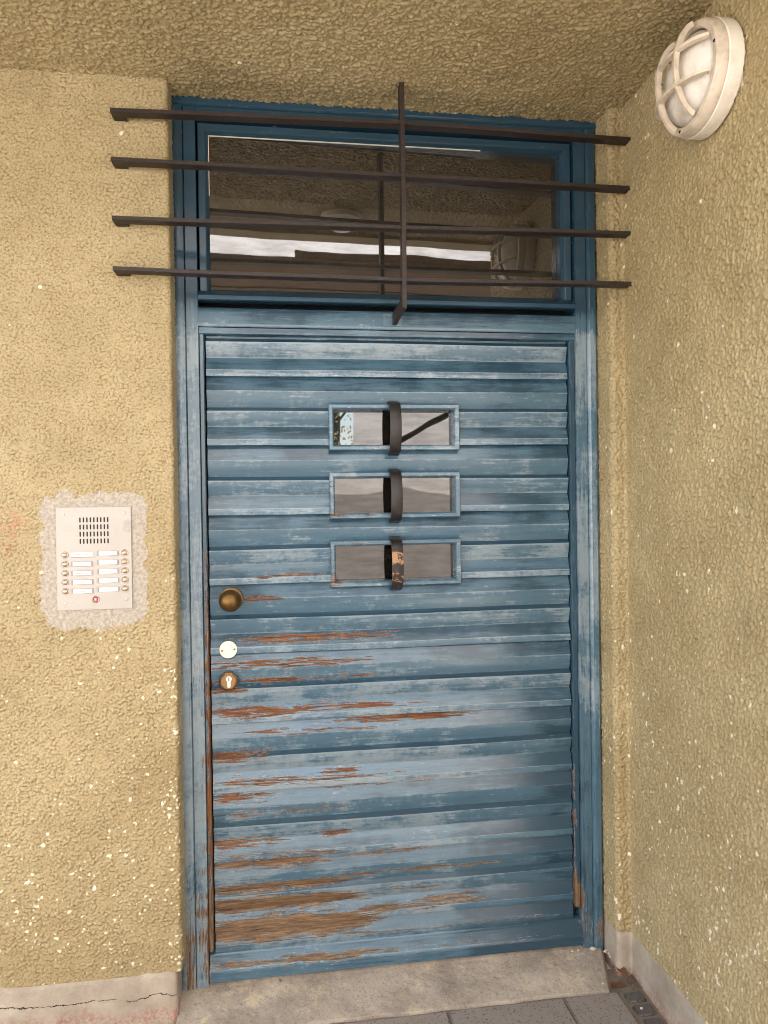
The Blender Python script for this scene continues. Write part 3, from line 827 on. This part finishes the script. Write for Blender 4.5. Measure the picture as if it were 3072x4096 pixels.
leaf = mesh_np('leaf_panel', V, F[:, ::-1] if False else F, PX, dr, True, at)
m = MB(); m.box((0.0735, 0.040, 0.06), (0.4355, 0.06, 1.937)); m.box((0.8455, 0.040, 0.06), (1.2035, 0.06, 1.937))
for a, b in ((1.937, 1.735), (1.590, 1.525), (1.381, 1.316), (1.171, 0.06)): m.box((0.436, 0.0405, b), (0.845, 0.0595, a))
m.build('door_core', BLACK, dr, smooth=0)
extrude('bottom_rail', [(0.003, .06), (0.003, -.004), (.005, -.006), (.036, -.006), (.040, -.003), (.073, .0215), (.0785, .030), (.0785, .06)], 'X', 0.0560, 1.2262, PX, dr, chalk=-0.25)
WLAB = ['top window of the door with its plain black strap', 'middle window of the door with its plain black strap', 'lowest window of the door behind the gilt flaked strap']
for k in range(3):
    dz = -PER * k
    wf = ring('window', 0.4360, 0.8455, 1.5910 + dz, 1.7330 + dz, [(0, .045), (0, .011), (.0025, .007), (.0115, .007), (.0145, .010), (.0165, .013), (.0170, .060)], PX, dr, 0.010, chalk=0.12, bare=0.10 if k == 2 else 0.0, label=WLAB[k])
    m = MB(); m.box((0.4525, 0.0500, 1.6075 + dz), (0.8290, 0.054, 1.7165 + dz)); m.build('pane', GLASS, wf, smooth=0)
    path = []; N = 26; zc = 1.6595 + dz
    for i in range(N + 1):
        t = -1 + 2 * i / N; a = t * math.pi / 2
        # flat D-shaped bow
        z = zc + 0.079 * math.copysign(abs(math.sin(a)) ** 0.92, t); y = 0.022 - 0.062 * abs(math.cos(a)) ** 0.72
        path.append((y, z))
    pp = [(0.020, path[0][1] - 0.004)] + path + [(0.020, path[-1][1] + 0.004)]
    P3 = []
    for i, (y, z) in enumerate(pp):
        y0, z0 = pp[max(0, i - 1)]; y1, z1 = pp[min(len(pp) - 1, i + 1)]
        tl = math.hypot(y1 - y0, z1 - z0) or 1; nyy, nzz = -(z1 - z0) / tl, (y1 - y0) / tl
        P3.append(((0.6365, y, z), (1, 0, 0), (0, nyy, nzz)))
    m = MB(); m.sweep(P3, [(-.0172, -.0018), (-.0162, -.0024), (.0162, -.0024), (.0172, -.0018), (.0172, .0018), (.0162, .0024), (-.0162, .0024), (-.0172, .0018)])
    m.build('window_guard', STRAPG if k == 2 else STRAP, dr, label=['black bowed iron strap', 'black bowed iron strap', 'bowed strap with flaking gilt paint'][k])

# knob, cover, lock
m = MB()
m.lathe([(0, -.001), (.034, -.001), (.0355, .003), (.034, .006), (.014, .009), (.012, .022), (.016, .028)], (0.136, 0.020, 1.146), (0, -1, 0), 48)
knob = m.build('rose', BRONZE, None)
m = MB()
pr = [(0.012, 0.024)] + [(0.0330 * math.sin(a), 0.054 - 0.031 * math.cos(a)) for a in np.linspace(0.38, math.pi, 22)]
m.lathe(pr, (0.136, 0.020, 1.146), (0, -1, 0), 48)
kb = m.build('door_knob', BRONZE, dr)
knob.parent = kb; knob.location = (0, 0, 0)
m = MB(); m.lathe([(0, 0), (.0255, 0), (.0262, .002), (.0255, .0042), (0, .0045)], (0.1245, 0.0205, 0.993), (0, -1, 0), 48)
cv = m.build('cover_plate', CREAMC, dr)
def screw(c, rad, mat, parent, slot=True):
    m = MB(); m.lathe([(0, 0), (rad, 0), (rad * 0.9, .0007), (0, .0011)], c, (0, -1, 0), 20)
    s = m.build('screw', mat, parent)
    return s
screw((0.1065, 0.0162, 0.9905), 0.0034, BRASS, cv); screw((0.1425, 0.0162, 0.9935), 0.0034, BRASS, cv)
m = MB()
vs = []; 
for rad, y in ((.0300, .0200), (.0300, .0135), (.0285, .0110), (.0225, .0068)):
    for k in range(8):
        a = R_(22.5 + 45 * k); vs.append((0.1240 + rad * math.cos(a), y, 0.8985 + rad * math.sin(a)))
fs = [(i * 8 + k, i * 8 + (k + 1) % 8, (i + 1) * 8 + (k + 1) % 8, (i + 1) * 8 + k) for i in range(3) for k in range(8)] + [tuple(range(24, 32))]
m.add(vs, fs); lk = m.build('lock_plate', BRASS, dr, smooth=0)
# euro cylinder: round top with a tongue below
def keyhole(cx, cz, s, y0, y1):
    pts = []
    for k in range(25): 
        a = R_(-55 + 290 * k / 24); pts.append((cx + .0086 * s * math.cos(a), cz + .0086 * s * math.sin(a)))
    pts += [(cx - .0050 * s, cz - .0215 * s)] + [(cx + .0050 * s * math.cos(R_(a)), cz - .0215 * s + .0050 * s * math.sin(R_(a))) for a in (210, 240, 270, 300, 330)] + [(cx + .0050 * s, cz - .0215 * s)]
    n = len(pts); m = MB()
    m.add([(x, y0, z) for x, z in pts] + [(x, y1, z) for x, z in pts], [(i, (i + 1) % n, (i + 1) % n + n, i + n) for i in range(n)] + [tuple(range(n, 2 * n))])
    return m
cyl = keyhole(0.1255, 0.9065, 1.0, .0072, .0055).build('lock_cylinder', NICKEL, lk, smooth=0)
m = MB(); m.box((0.1243, .0050, 0.9015), (0.1267, .0056, 0.9120)); m.build('key_slot', BLACK, lk, smooth=0)
screw((0.1062, 0.0070, 0.8965), 0.0042, BRASS, lk); screw((0.1430, 0.0070, 0.8995), 0.0042, BRASS, lk)

# ------------------------------------------------------------------ window grille
gr = empty('window_grille', (0.65, -0.12, 2.25), 'black rusty iron grille of four level bars and an upright over the fanlight', 'grille')
BAR = [(2.516, 2.529, 2.519), (2.383, 2.377, 2.373), (2.222, 2.228, 2.237), (2.084, 2.077, 2.085)]
for zl, zm, zr in BAR:
    m = MB(); P = []
    for i in range(41):
        x = -0.157 + (1.362 + 0.157) * i / 40
        z = zl + (zm - zl) * (x + 0.157) / 0.797 if x < 0.64 else zm + (zr - zm) * (x - 0.64) / 0.71
        P.append(((x, -0.1265, z - 0.0055 + 0.0007 * math.sin(x * 9 + zl * 50)), (0, 1, 0), (0, 0, 1)))
    h = 0.0055; dd = 0.0165
    m.sweep(P, [(-dd, -h + .001), (-dd + .001, -h), (dd - .001, -h), (dd, -h + .001), (dd, h - .001), (dd - .001, h), (-dd + .001, h), (-dd, h - .001)])
    m.box((-0.1566, -0.1102, zl - 0.0108), (-0.1205, -0.082, zl - 0.0003), 0.001)
    m.build('bar', IRON, gr)
m = MB()
m.sweep([((0.6495 + 0.001 * math.sin(z * 6), -0.134, z), (1, 0, 0), (0, 1, 0)) for z in np.linspace(1.988, 2.66, 24)], [(-.0065, -.0155), (-.0058, -.0162), (.0058, -.0162), (.0065, -.0155), (.0065, .0162), (-.0065, .0162)])
m.sweep([((0.6485, -0.1180, 2.0035), (1, 0, 0), (0, 0, 1)), ((0.6420, -0.001, 1.991), (1, 0, 0), (0, 0, 1))], [(-.0064, -.0165), (.0064, -.0165), (.0064, .0165), (-.0064, .0165)])
m.build('upright', IRON, gr)
m = MB(); m.box((0.607, -0.0012, 1.970), (0.665, 0.004, 2.009), 0.0006)
for q in ((0.616, 2.000), (0.655, 1.979)): m.lathe([(0, 0), (.0035, 0), (.0028, .0012), (0, .0016)], (q[0], -0.0012, q[1]), (0, -1, 0), 14)
mp = m.build('fixing_plate', PX, gr)
for k, v_ in dict(bare=-0.1, chalk=0.45).items():
    a = mp.data.attributes.new(k, 'FLOAT', 'POINT'); a.data.foreach_set('value', np.full(len(mp.data.vertices), v_, np.float32))

# ------------------------------------------------------------------ intercom
PL, PR, PT, PB = -0.3305, -0.1295, 1.4275, 1.1420
YI = YW - 0.0045
ic = empty('intercom_panel', ((PL + PR) / 2, YI, PB), 'steel intercom panel with ten bell buttons on a bare mortar patch', 'intercom')
U = 0.0001517
def ip(a, b): return PL + a * U, PT - b * U           # from the plate's own top-left corner
m = MB(); m.box((PL, YI, PB), (PR, YW + 0.004, PT), 0.0007); m.build('face_plate', PLATE, ic, smooth=0)
m = MB()
for cxi in range(9):
    for rz in range(4):
        x, z = ip(423 + 61 * cxi, 232 + 130.5 * rz)
        n = 8; hw = .0019; hh = .0072
        pts = [(x + hw * math.cos(R_(a)), z + hh - hw + hw * math.sin(R_(a))) for a in range(0, 181, 30)] + [(x + hw * math.cos(R_(a)), z - hh + hw + hw * math.sin(R_(a))) for a in range(180, 361, 30)]
        m.add([(p, YI - 0.00025, q) for p, q in pts], [tuple(range(len(pts)))])
m.build('speaker_slots', BLACK, ic, smooth=0)
NAMES = [['SASSE/BERGER/WERLEN', 'Leicht', 'Kohlhepp / Riplinger', 'Feiner', 'Lietzmann'], ['B. Müller', '', 'Rebuza / Schuster', 'M. Müller', 'Wörner']]
def text_mesh(s, size, x, y, z, mat, parent):
    cu = bpy.data.curves.new('lettering', 'FONT'); cu.body = s; cu.size = size; cu.align_x = 'CENTER'; cu.align_y = 'CENTER'; cu.resolution_u = 2
    to = bpy.data.objects.new('tmp', cu); col.objects.link(to); bpy.context.view_layer.update()
    me = bpy.data.meshes.new_from_object(to.evaluated_get(bpy.context.evaluated_depsgraph_get()))
    bpy.data.objects.remove(to); me.name = 'lettering'; me.materials.clear()
    me.transform(Matrix.Translation((x, y, z)) @ Matrix.Rotation(R_(90), 4, 'X'))
    return link('lettering', me, mat, parent)
for side_i, (bx, px_, by0) in enumerate(((148, 447, 872), (1200, 906, 852))):
    for k in range(5):
        x, z = ip(bx, by0 + 166.5 * k)
        m = MB(); m.lathe([(0, 0), (.0099, 0), (.0099, .0010), (.0090, .0018), (.0074, .0016), (.0070, .0010)], (x, YI, z), (0, -1, 0), 32)
        rg = m.build('bell_ring', STEEL, ic)
        m = MB(); m.lathe([(.0069, 0), (.0069, .0022), (.0060, .0036), (.0035, .0046), (0, .0049)], (x, YI, z), (0, -1, 0), 32)
        m.build('bell_button', STEEL, rg)
        x, z = ip(px_, by0 + 2 + 166.5 * k)
        m = MB(); m.box((x - .0291, YI - .0012, z - .0070), (x + .0291, YI + .0002, z + .0070), 0.0004)
        ho = m.build('name_plate', HOLDER, ic, smooth=0)
        wx = .0246; zo = 0.0
        if side_i == 0 and k == 0: wx = .0296; zo = .0012
        m = MB(); m.box((x - wx, YI - .0018, z - .0056 + zo), (x + wx, YI - .0011, z + .0058 + zo)); m.build('paper_slip', PAPER, ho, smooth=0)
        nm = NAMES[side_i][k]
        if nm: text_mesh(nm, 0.0046 if not (side_i == 0 and k == 0) else 0.0048, x, YI - .0020, z + zo, INKB if (side_i == 0 and k == 0) else INK, ho)
x, z = ip(675, 1695)
m = MB(); m.lathe([(0, 0), (.0103, 0), (.0103, .0016), (.0090, .0024), (.0076, .0018)], (x, YI, z), (0, -1, 0), 32); rb = m.build('light_switch_ring', STEEL, ic)
m = MB(); m.lathe([(.0076, 0), (.0074, .0018), (0, .0024)], (x, YI, z), (0, -1, 0), 32); m.build('red_button', REDP, rb)
m = MB(); m.lathe([(0, 0), (.0016, 0), (0, .0003)], (x, YI - .0024, z), (0, -1, 0), 16)
for k in range(8):
    a = R_(45 * k); c_, s_2 = math.cos(a), math.sin(a)
    pts = [(x + c_ * r_ - s_2 * q, YI - .0025, z + s_2 * r_ + c_ * q) for r_, q in ((.0025, -.0004), (.0045, -.0004), (.0045, .0004), (.0025, .0004))]
    m.add(pts, [(0, 1, 2, 3)])
m.build('lamp_symbol', WHITEP, rb, smooth=0)
for a, b in ((130, 125), (1205, 113), (143, 1745), (1225, 1713)):
    x, z = ip(a, b); screw((x, YI, z), .0044, STEEL, ic)

# ------------------------------------------------------------------ bulkhead lamp on the side wall
LY, LZ, LR = -0.574, 2.441, 0.1285
lp = empty('wall_lamp', (XR, LY, LZ), 'round cream caged bulkhead lamp on the side wall', 'lamp')
AX = (-1, 0, 0); LC = (XR - 0.008, LY, LZ)
m = MB(); m.lathe([(0, -.008), (LR - .008, -.008), (LR - .008, .001), (LR, .001), (LR, .034), (LR - .002, .0365), (LR - .006, .0368)], LC, AX, 72); m.build('base', LAMPB, lp)
m = MB(); m.lathe([(LR - .006, .0370), (LR - .0015, .0372), (LR - .001, .040), (LR - .004, .060), (LR - .008, .0645), (LR - .020, .0645), (LR - .024, .060), (LR - .024, .040)], LC, AX, 72)
RI = LR - .012
def dome_h(q): return 0.058 + 0.068 * math.sqrt(max(0.0, 1 - (q / (RI + 0.004)) ** 2)) 
for off in (-0.040, 0.040):
    for ori in (0, 1):
        half = math.sqrt(RI ** 2 - off ** 2); P = []
        for i in range(29):
            s = half * math.sin(-math.pi / 2 + math.pi * i / 28)
            rr = math.hypot(off, s); h = dome_h(rr); e = 1e-3
            P.append((s, h))
        Q = []
        for i, (s, h) in enumerate(P):
            s0, h0 = P[max(0, i - 1)]; s1, h1 = P[min(28, i + 1)]; L_ = math.hypot(s1 - s0, h1 - h0); ns, nh = -(h1 - h0) / L_, (s1 - s0) / L_
            if ori == 0: c = (LC[0] - h, LY + off, LZ + s); n_ = (-nh, 0, ns); wv = (0, 1, 0)
            else: c = (LC[0] - h, LY + s, LZ + off); n_ = (-nh, ns, 0); wv = (0, 0, 1)
            Q.append((c, wv, n_))
        m.sweep(Q, [(-.0038, -.011), (.0038, -.011), (.0044, .0), (.0038, .0018), (-.0038, .0018), (-.0044, .0)])
m.build('cage', LAMPC, lp)
m = MB(); m.lathe([(LR - .024, .030)] + [((LR - .0245) * math.cos(a), .040 + 0.063 * math.sin(a)) for a in np.linspace(0, math.pi / 2, 16)], LC, AX, 60); m.build('glass_dome', DOME, lp)
for a in (12, 132, 252):
    c = (LC[0] - .0643, LY + (LR - .014) * math.cos(R_(a)) * -1, LZ + (LR - .014) * math.sin(R_(a)))
    m = MB(); m.lathe([(0, 0), (.0042, 0), (.0036, .001), (0, .0006)], c, AX, 16); m.build('screw', BLACK, lp)
# a second lamp under the porch ceiling, behind the camera's view but mirrored in the fanlight
cl = empty('ceiling_lamp', (0.605, -0.73, ZC), 'round pale lamp under the porch ceiling, mirrored in the fanlight', 'lamp')
m = MB(); m.lathe([(0, 0), (.082, 0), (.086, .010), (.080, .028), (.045, .034), (0, .034)], (0.605, -0.73, ZC), (0, 0, -1), 40); m.build('base', LAMPB, cl)
m = MB(); m.lathe([(.040, .034), (.042, .050), (.036, .064), (0, .070)], (0.605, -0.73, ZC), (0, 0, -1), 40); m.build('glass_dome', DOME, cl)

# ------------------------------------------------------------------ litter on the step
def crumb(x, y, z, s, mat, name, label, cat, group):
    bm = bmesh.new(); bmesh.ops.create_icosphere(bm, subdivisions=2, radius=s)
    for q in bm.verts: q.co = Vector((q.co.x * 1.2, q.co.y, q.co.z * 0.75)) * random.uniform(0.75, 1.15) + Vector((x, y, z))
    mb = MB(); mb.bm(bm); return tag(mb.build(name, mat, smooth=60), label, cat, group)
GC = 'white plaster crumbs fallen on the step'
for i, (x, y, z, s) in enumerate([(1.185, -0.012, -0.008, .0042), (1.207, -0.011, -0.008, .0048), (1.254, -0.013, -0.006, .0085), (1.292, -0.022, -0.014, .0055), (1.300, -0.030, -0.016, .0045), (1.303, -0.040, -0.020, .0055), (1.297, -0.018, -0.012, .0040), (1.232, -0.135, -0.038, .0042), (1.318, -0.062, -0.030, .0040), (1.310, -0.052, -0.026, .0036), (1.300, -0.245, -0.046, .0045), (-0.022, -0.030, -0.030, .0065), (-0.026, -0.048, -0.036, .0055), (-0.012, -0.022, -0.022, .0050)]):
    crumb(x, y, z, s, CRUMB, 'plaster_crumb', 'small pale plaster crumb lying on the door step', 'crumb', GC)
def leafo(x, y, z, L, W, rot, tilt, mat, label):
    vs = []; fs = []; n = 8
    for i in range(n + 1):
        t = i / n; wd = W * math.sin(math.pi * min(1, t * 0.96 + 0.04)) ** 0.8
        for j in (-1, 0, 1): vs.append((L * (t - .5), wd * j, 0.10 * W * abs(j) + 0.12 * L * (t - .5) ** 2))
    for i in range(n):
        for j in range(2): fs.append((i * 3 + j, i * 3 + j + 1, (i + 1) * 3 + j + 1, (i + 1) * 3 + j))
    M_ = Matrix.Translation((x, y, z)) @ Matrix.Rotation(rot, 4, 'Z') @ Matrix.Rotation(tilt, 4, 'X')
    m = MB(); m.add([M_ @ Vector(v) for v in vs], fs); return tag(m.build('dead_leaf', mat, smooth=60), label, 'leaf', 'dead leaves by the step')
leafo(1.312, -0.095, -0.028, 0.052, 0.010, R_(-68), 0.5, LEAFBR, 'curled rust brown leaf against the side wall plinth')
leafo(1.262, -0.150, -0.037, 0.038, 0.010, R_(38), 0.3, LEAFBR, 'dark brown leaf lying at the corner of the step')
leafo(1.290, -0.140, -0.042, 0.030, 0.008, R_(-25), 0.4, LEAFBR, 'small brown leaf between the step and the cobbles')
YEL = mat_leaves('yellowed leaf', (0.25, 0.17, 0.03), (0.36, 0.26, 0.05))
leafo(0.264, -0.010, -0.006, 0.013, 0.005, R_(80), 0.6, YEL, 'tiny yellow leaf caught under the door')
# dirt in the corner
vs = []; m = MB()
for i in range(170):
    t = random.random(); x = 1.312 + 0.022 * t + random.gauss(0, .008); y = -0.05 - 0.105 * t + random.gauss(0, .010)
    s = random.uniform(.0012, .0032); bm = bmesh.new(); bmesh.ops.create_icosphere(bm, subdivisions=1, radius=s)
    for q in bm.verts: q.co = q.co * random.uniform(.6, 1.3) + Vector((min(x, 1.343), y, -0.038 - 0.010 * t))
    m.bm(bm)
tag(m.build('litter_dirt', mat_leaves('litter', (0.025, 0.014, 0.01), (0.30, 0.20, 0.13)), smooth=60), 'dark crumbs and grit in the corner by the side wall', 'dirt', kind='stuff')

# ------------------------------------------------------------------ what stands outside the porch (mirrored in the glass, and lighting it)
YT = -3.5
nx_, nz_ = 300, 140
X, Z = np.meshgrid(np.linspace(-9.0, 6.0, nx_), np.linspace(0.0, 8.0, nz_), indexing='ij')
Y = YT + 0.05 * vnoise(nx_, nz_, (12, 20)) + 0.022 * vnoise(nx_, nz_, (4, 7)) + 0.012 * np.abs(vnoise(nx_, nz_, (7, 3)))
V = np.stack([X, Y, Z], -1).reshape(-1, 3); F = grid_faces(nx_, nz_)
c = V[F].mean(1); hole = (c[:, 0] > 0.30) & (c[:, 0] < 0.90) & (c[:, 2] > 1.80) & (c[:, 2] < 2.65)
tag(mesh_np('scaffold_sheet', V, F[~hole], TARP), 'white translucent sheet hung on the scaffold outside the porch', 'sheet')
X, Z = np.meshgrid(np.linspace(-0.6, 5.5, 120), np.linspace(0.0, 1.76, 40), indexing='ij')  # unseen second layer, added to dim the light through the sheet's lower part
Y = YT - 0.22 + 0.04 * vnoise(120, 40, (9, 14)); V = np.stack([X, Y, Z + 0.02 * np.sin(X * 2.1)], -1).reshape(-1, 3)
tag(mesh_np('dimming_sheet', V, grid_faces(120, 40), TARP), 'added second white sheet low behind the first, dimming its lower part', 'sheet')
sf = empty('scaffold', (0.6, -2.8, 0), 'tube scaffold with a plank deck outside the porch, mirrored in the glass', 'scaffold')
for x in (-1.4, 3.4):
    m = MB(); m.tube((x, -3.40, -0.06), (x, -3.40, 4.5), 0.024); m.build('standard', POLE, sf)
m = MB(); m.tube((1.02 - .1, -3.36, 1.76), (3.0, -3.36, 2.87), 0.022); m.build('brace', POLE, sf)
m = MB(); m.tube((-3.5, -3.37, 2.75), (4.5, -3.37, 2.75), 0.024); m.build('ledger', POLE, sf)
for k in range(5):
    y0 = -1.90 - 0.25 * k
    m = MB(); m.box((-3.5, y0 - 0.238, 2.80 + 0.004 * (k % 2)), (4.5, y0, 2.84 + 0.004 * (k % 2)), 0.004); m.build('deck_plank', PLANK, sf)
m = MB(); m.box((0.51, -1.925, 2.842), (4.4, -1.895, 2.880), 0.004); m.build('toe_board', PLANK, sf)
# a yellow tree beyond the gap in the sheet
tr = empty('tree', (1.3, -11, 0), 'autumn yellow tree beyond the scaffold sheet, mirrored in the top window', 'tree')
m = MB(); m.lathe([(.16, -.1), (.12, 1.5), (.09, 3.5), (.04, 6)], (1.3, -11, 0), (0, 0, 1), 12)
for k in range(9):
    a = k * 2.4; b = Vector((1.3, -11, 1.8 + .35 * k)); m.tube(b, b + Vector((math.cos(a) * 1.6, math.sin(a) * 1.6, 1.2)), .025, 6)
m.build('trunk', POLE, tr)
m = MB()
for i in range(3600):
    a = random.uniform(0, 6.283); h = random.uniform(1.4, 6.4); rr = 2.4 * math.sqrt(random.random()) * (1 - abs(h - 3.6) / 4.2); c = Vector((1.3 + rr * math.cos(a), -11 + rr * math.sin(a), h))
    u_ = Vector((random.gauss(0, 1), random.gauss(0, 1), random.gauss(0, 1))).normalized(); v2 = u_.orthogonal().normalized(); s = random.uniform(.018, .05)
    m.add([c - u_ * s, c + v2 * s * .6, c + u_ * s, c - v2 * s * .6], [(0, 1, 2, 3)])
m.build('crown', mat_leaves('yellow leaves', (0.80, 0.66, 0.25), (0.88, 0.80, 0.45)), tr, smooth=0)
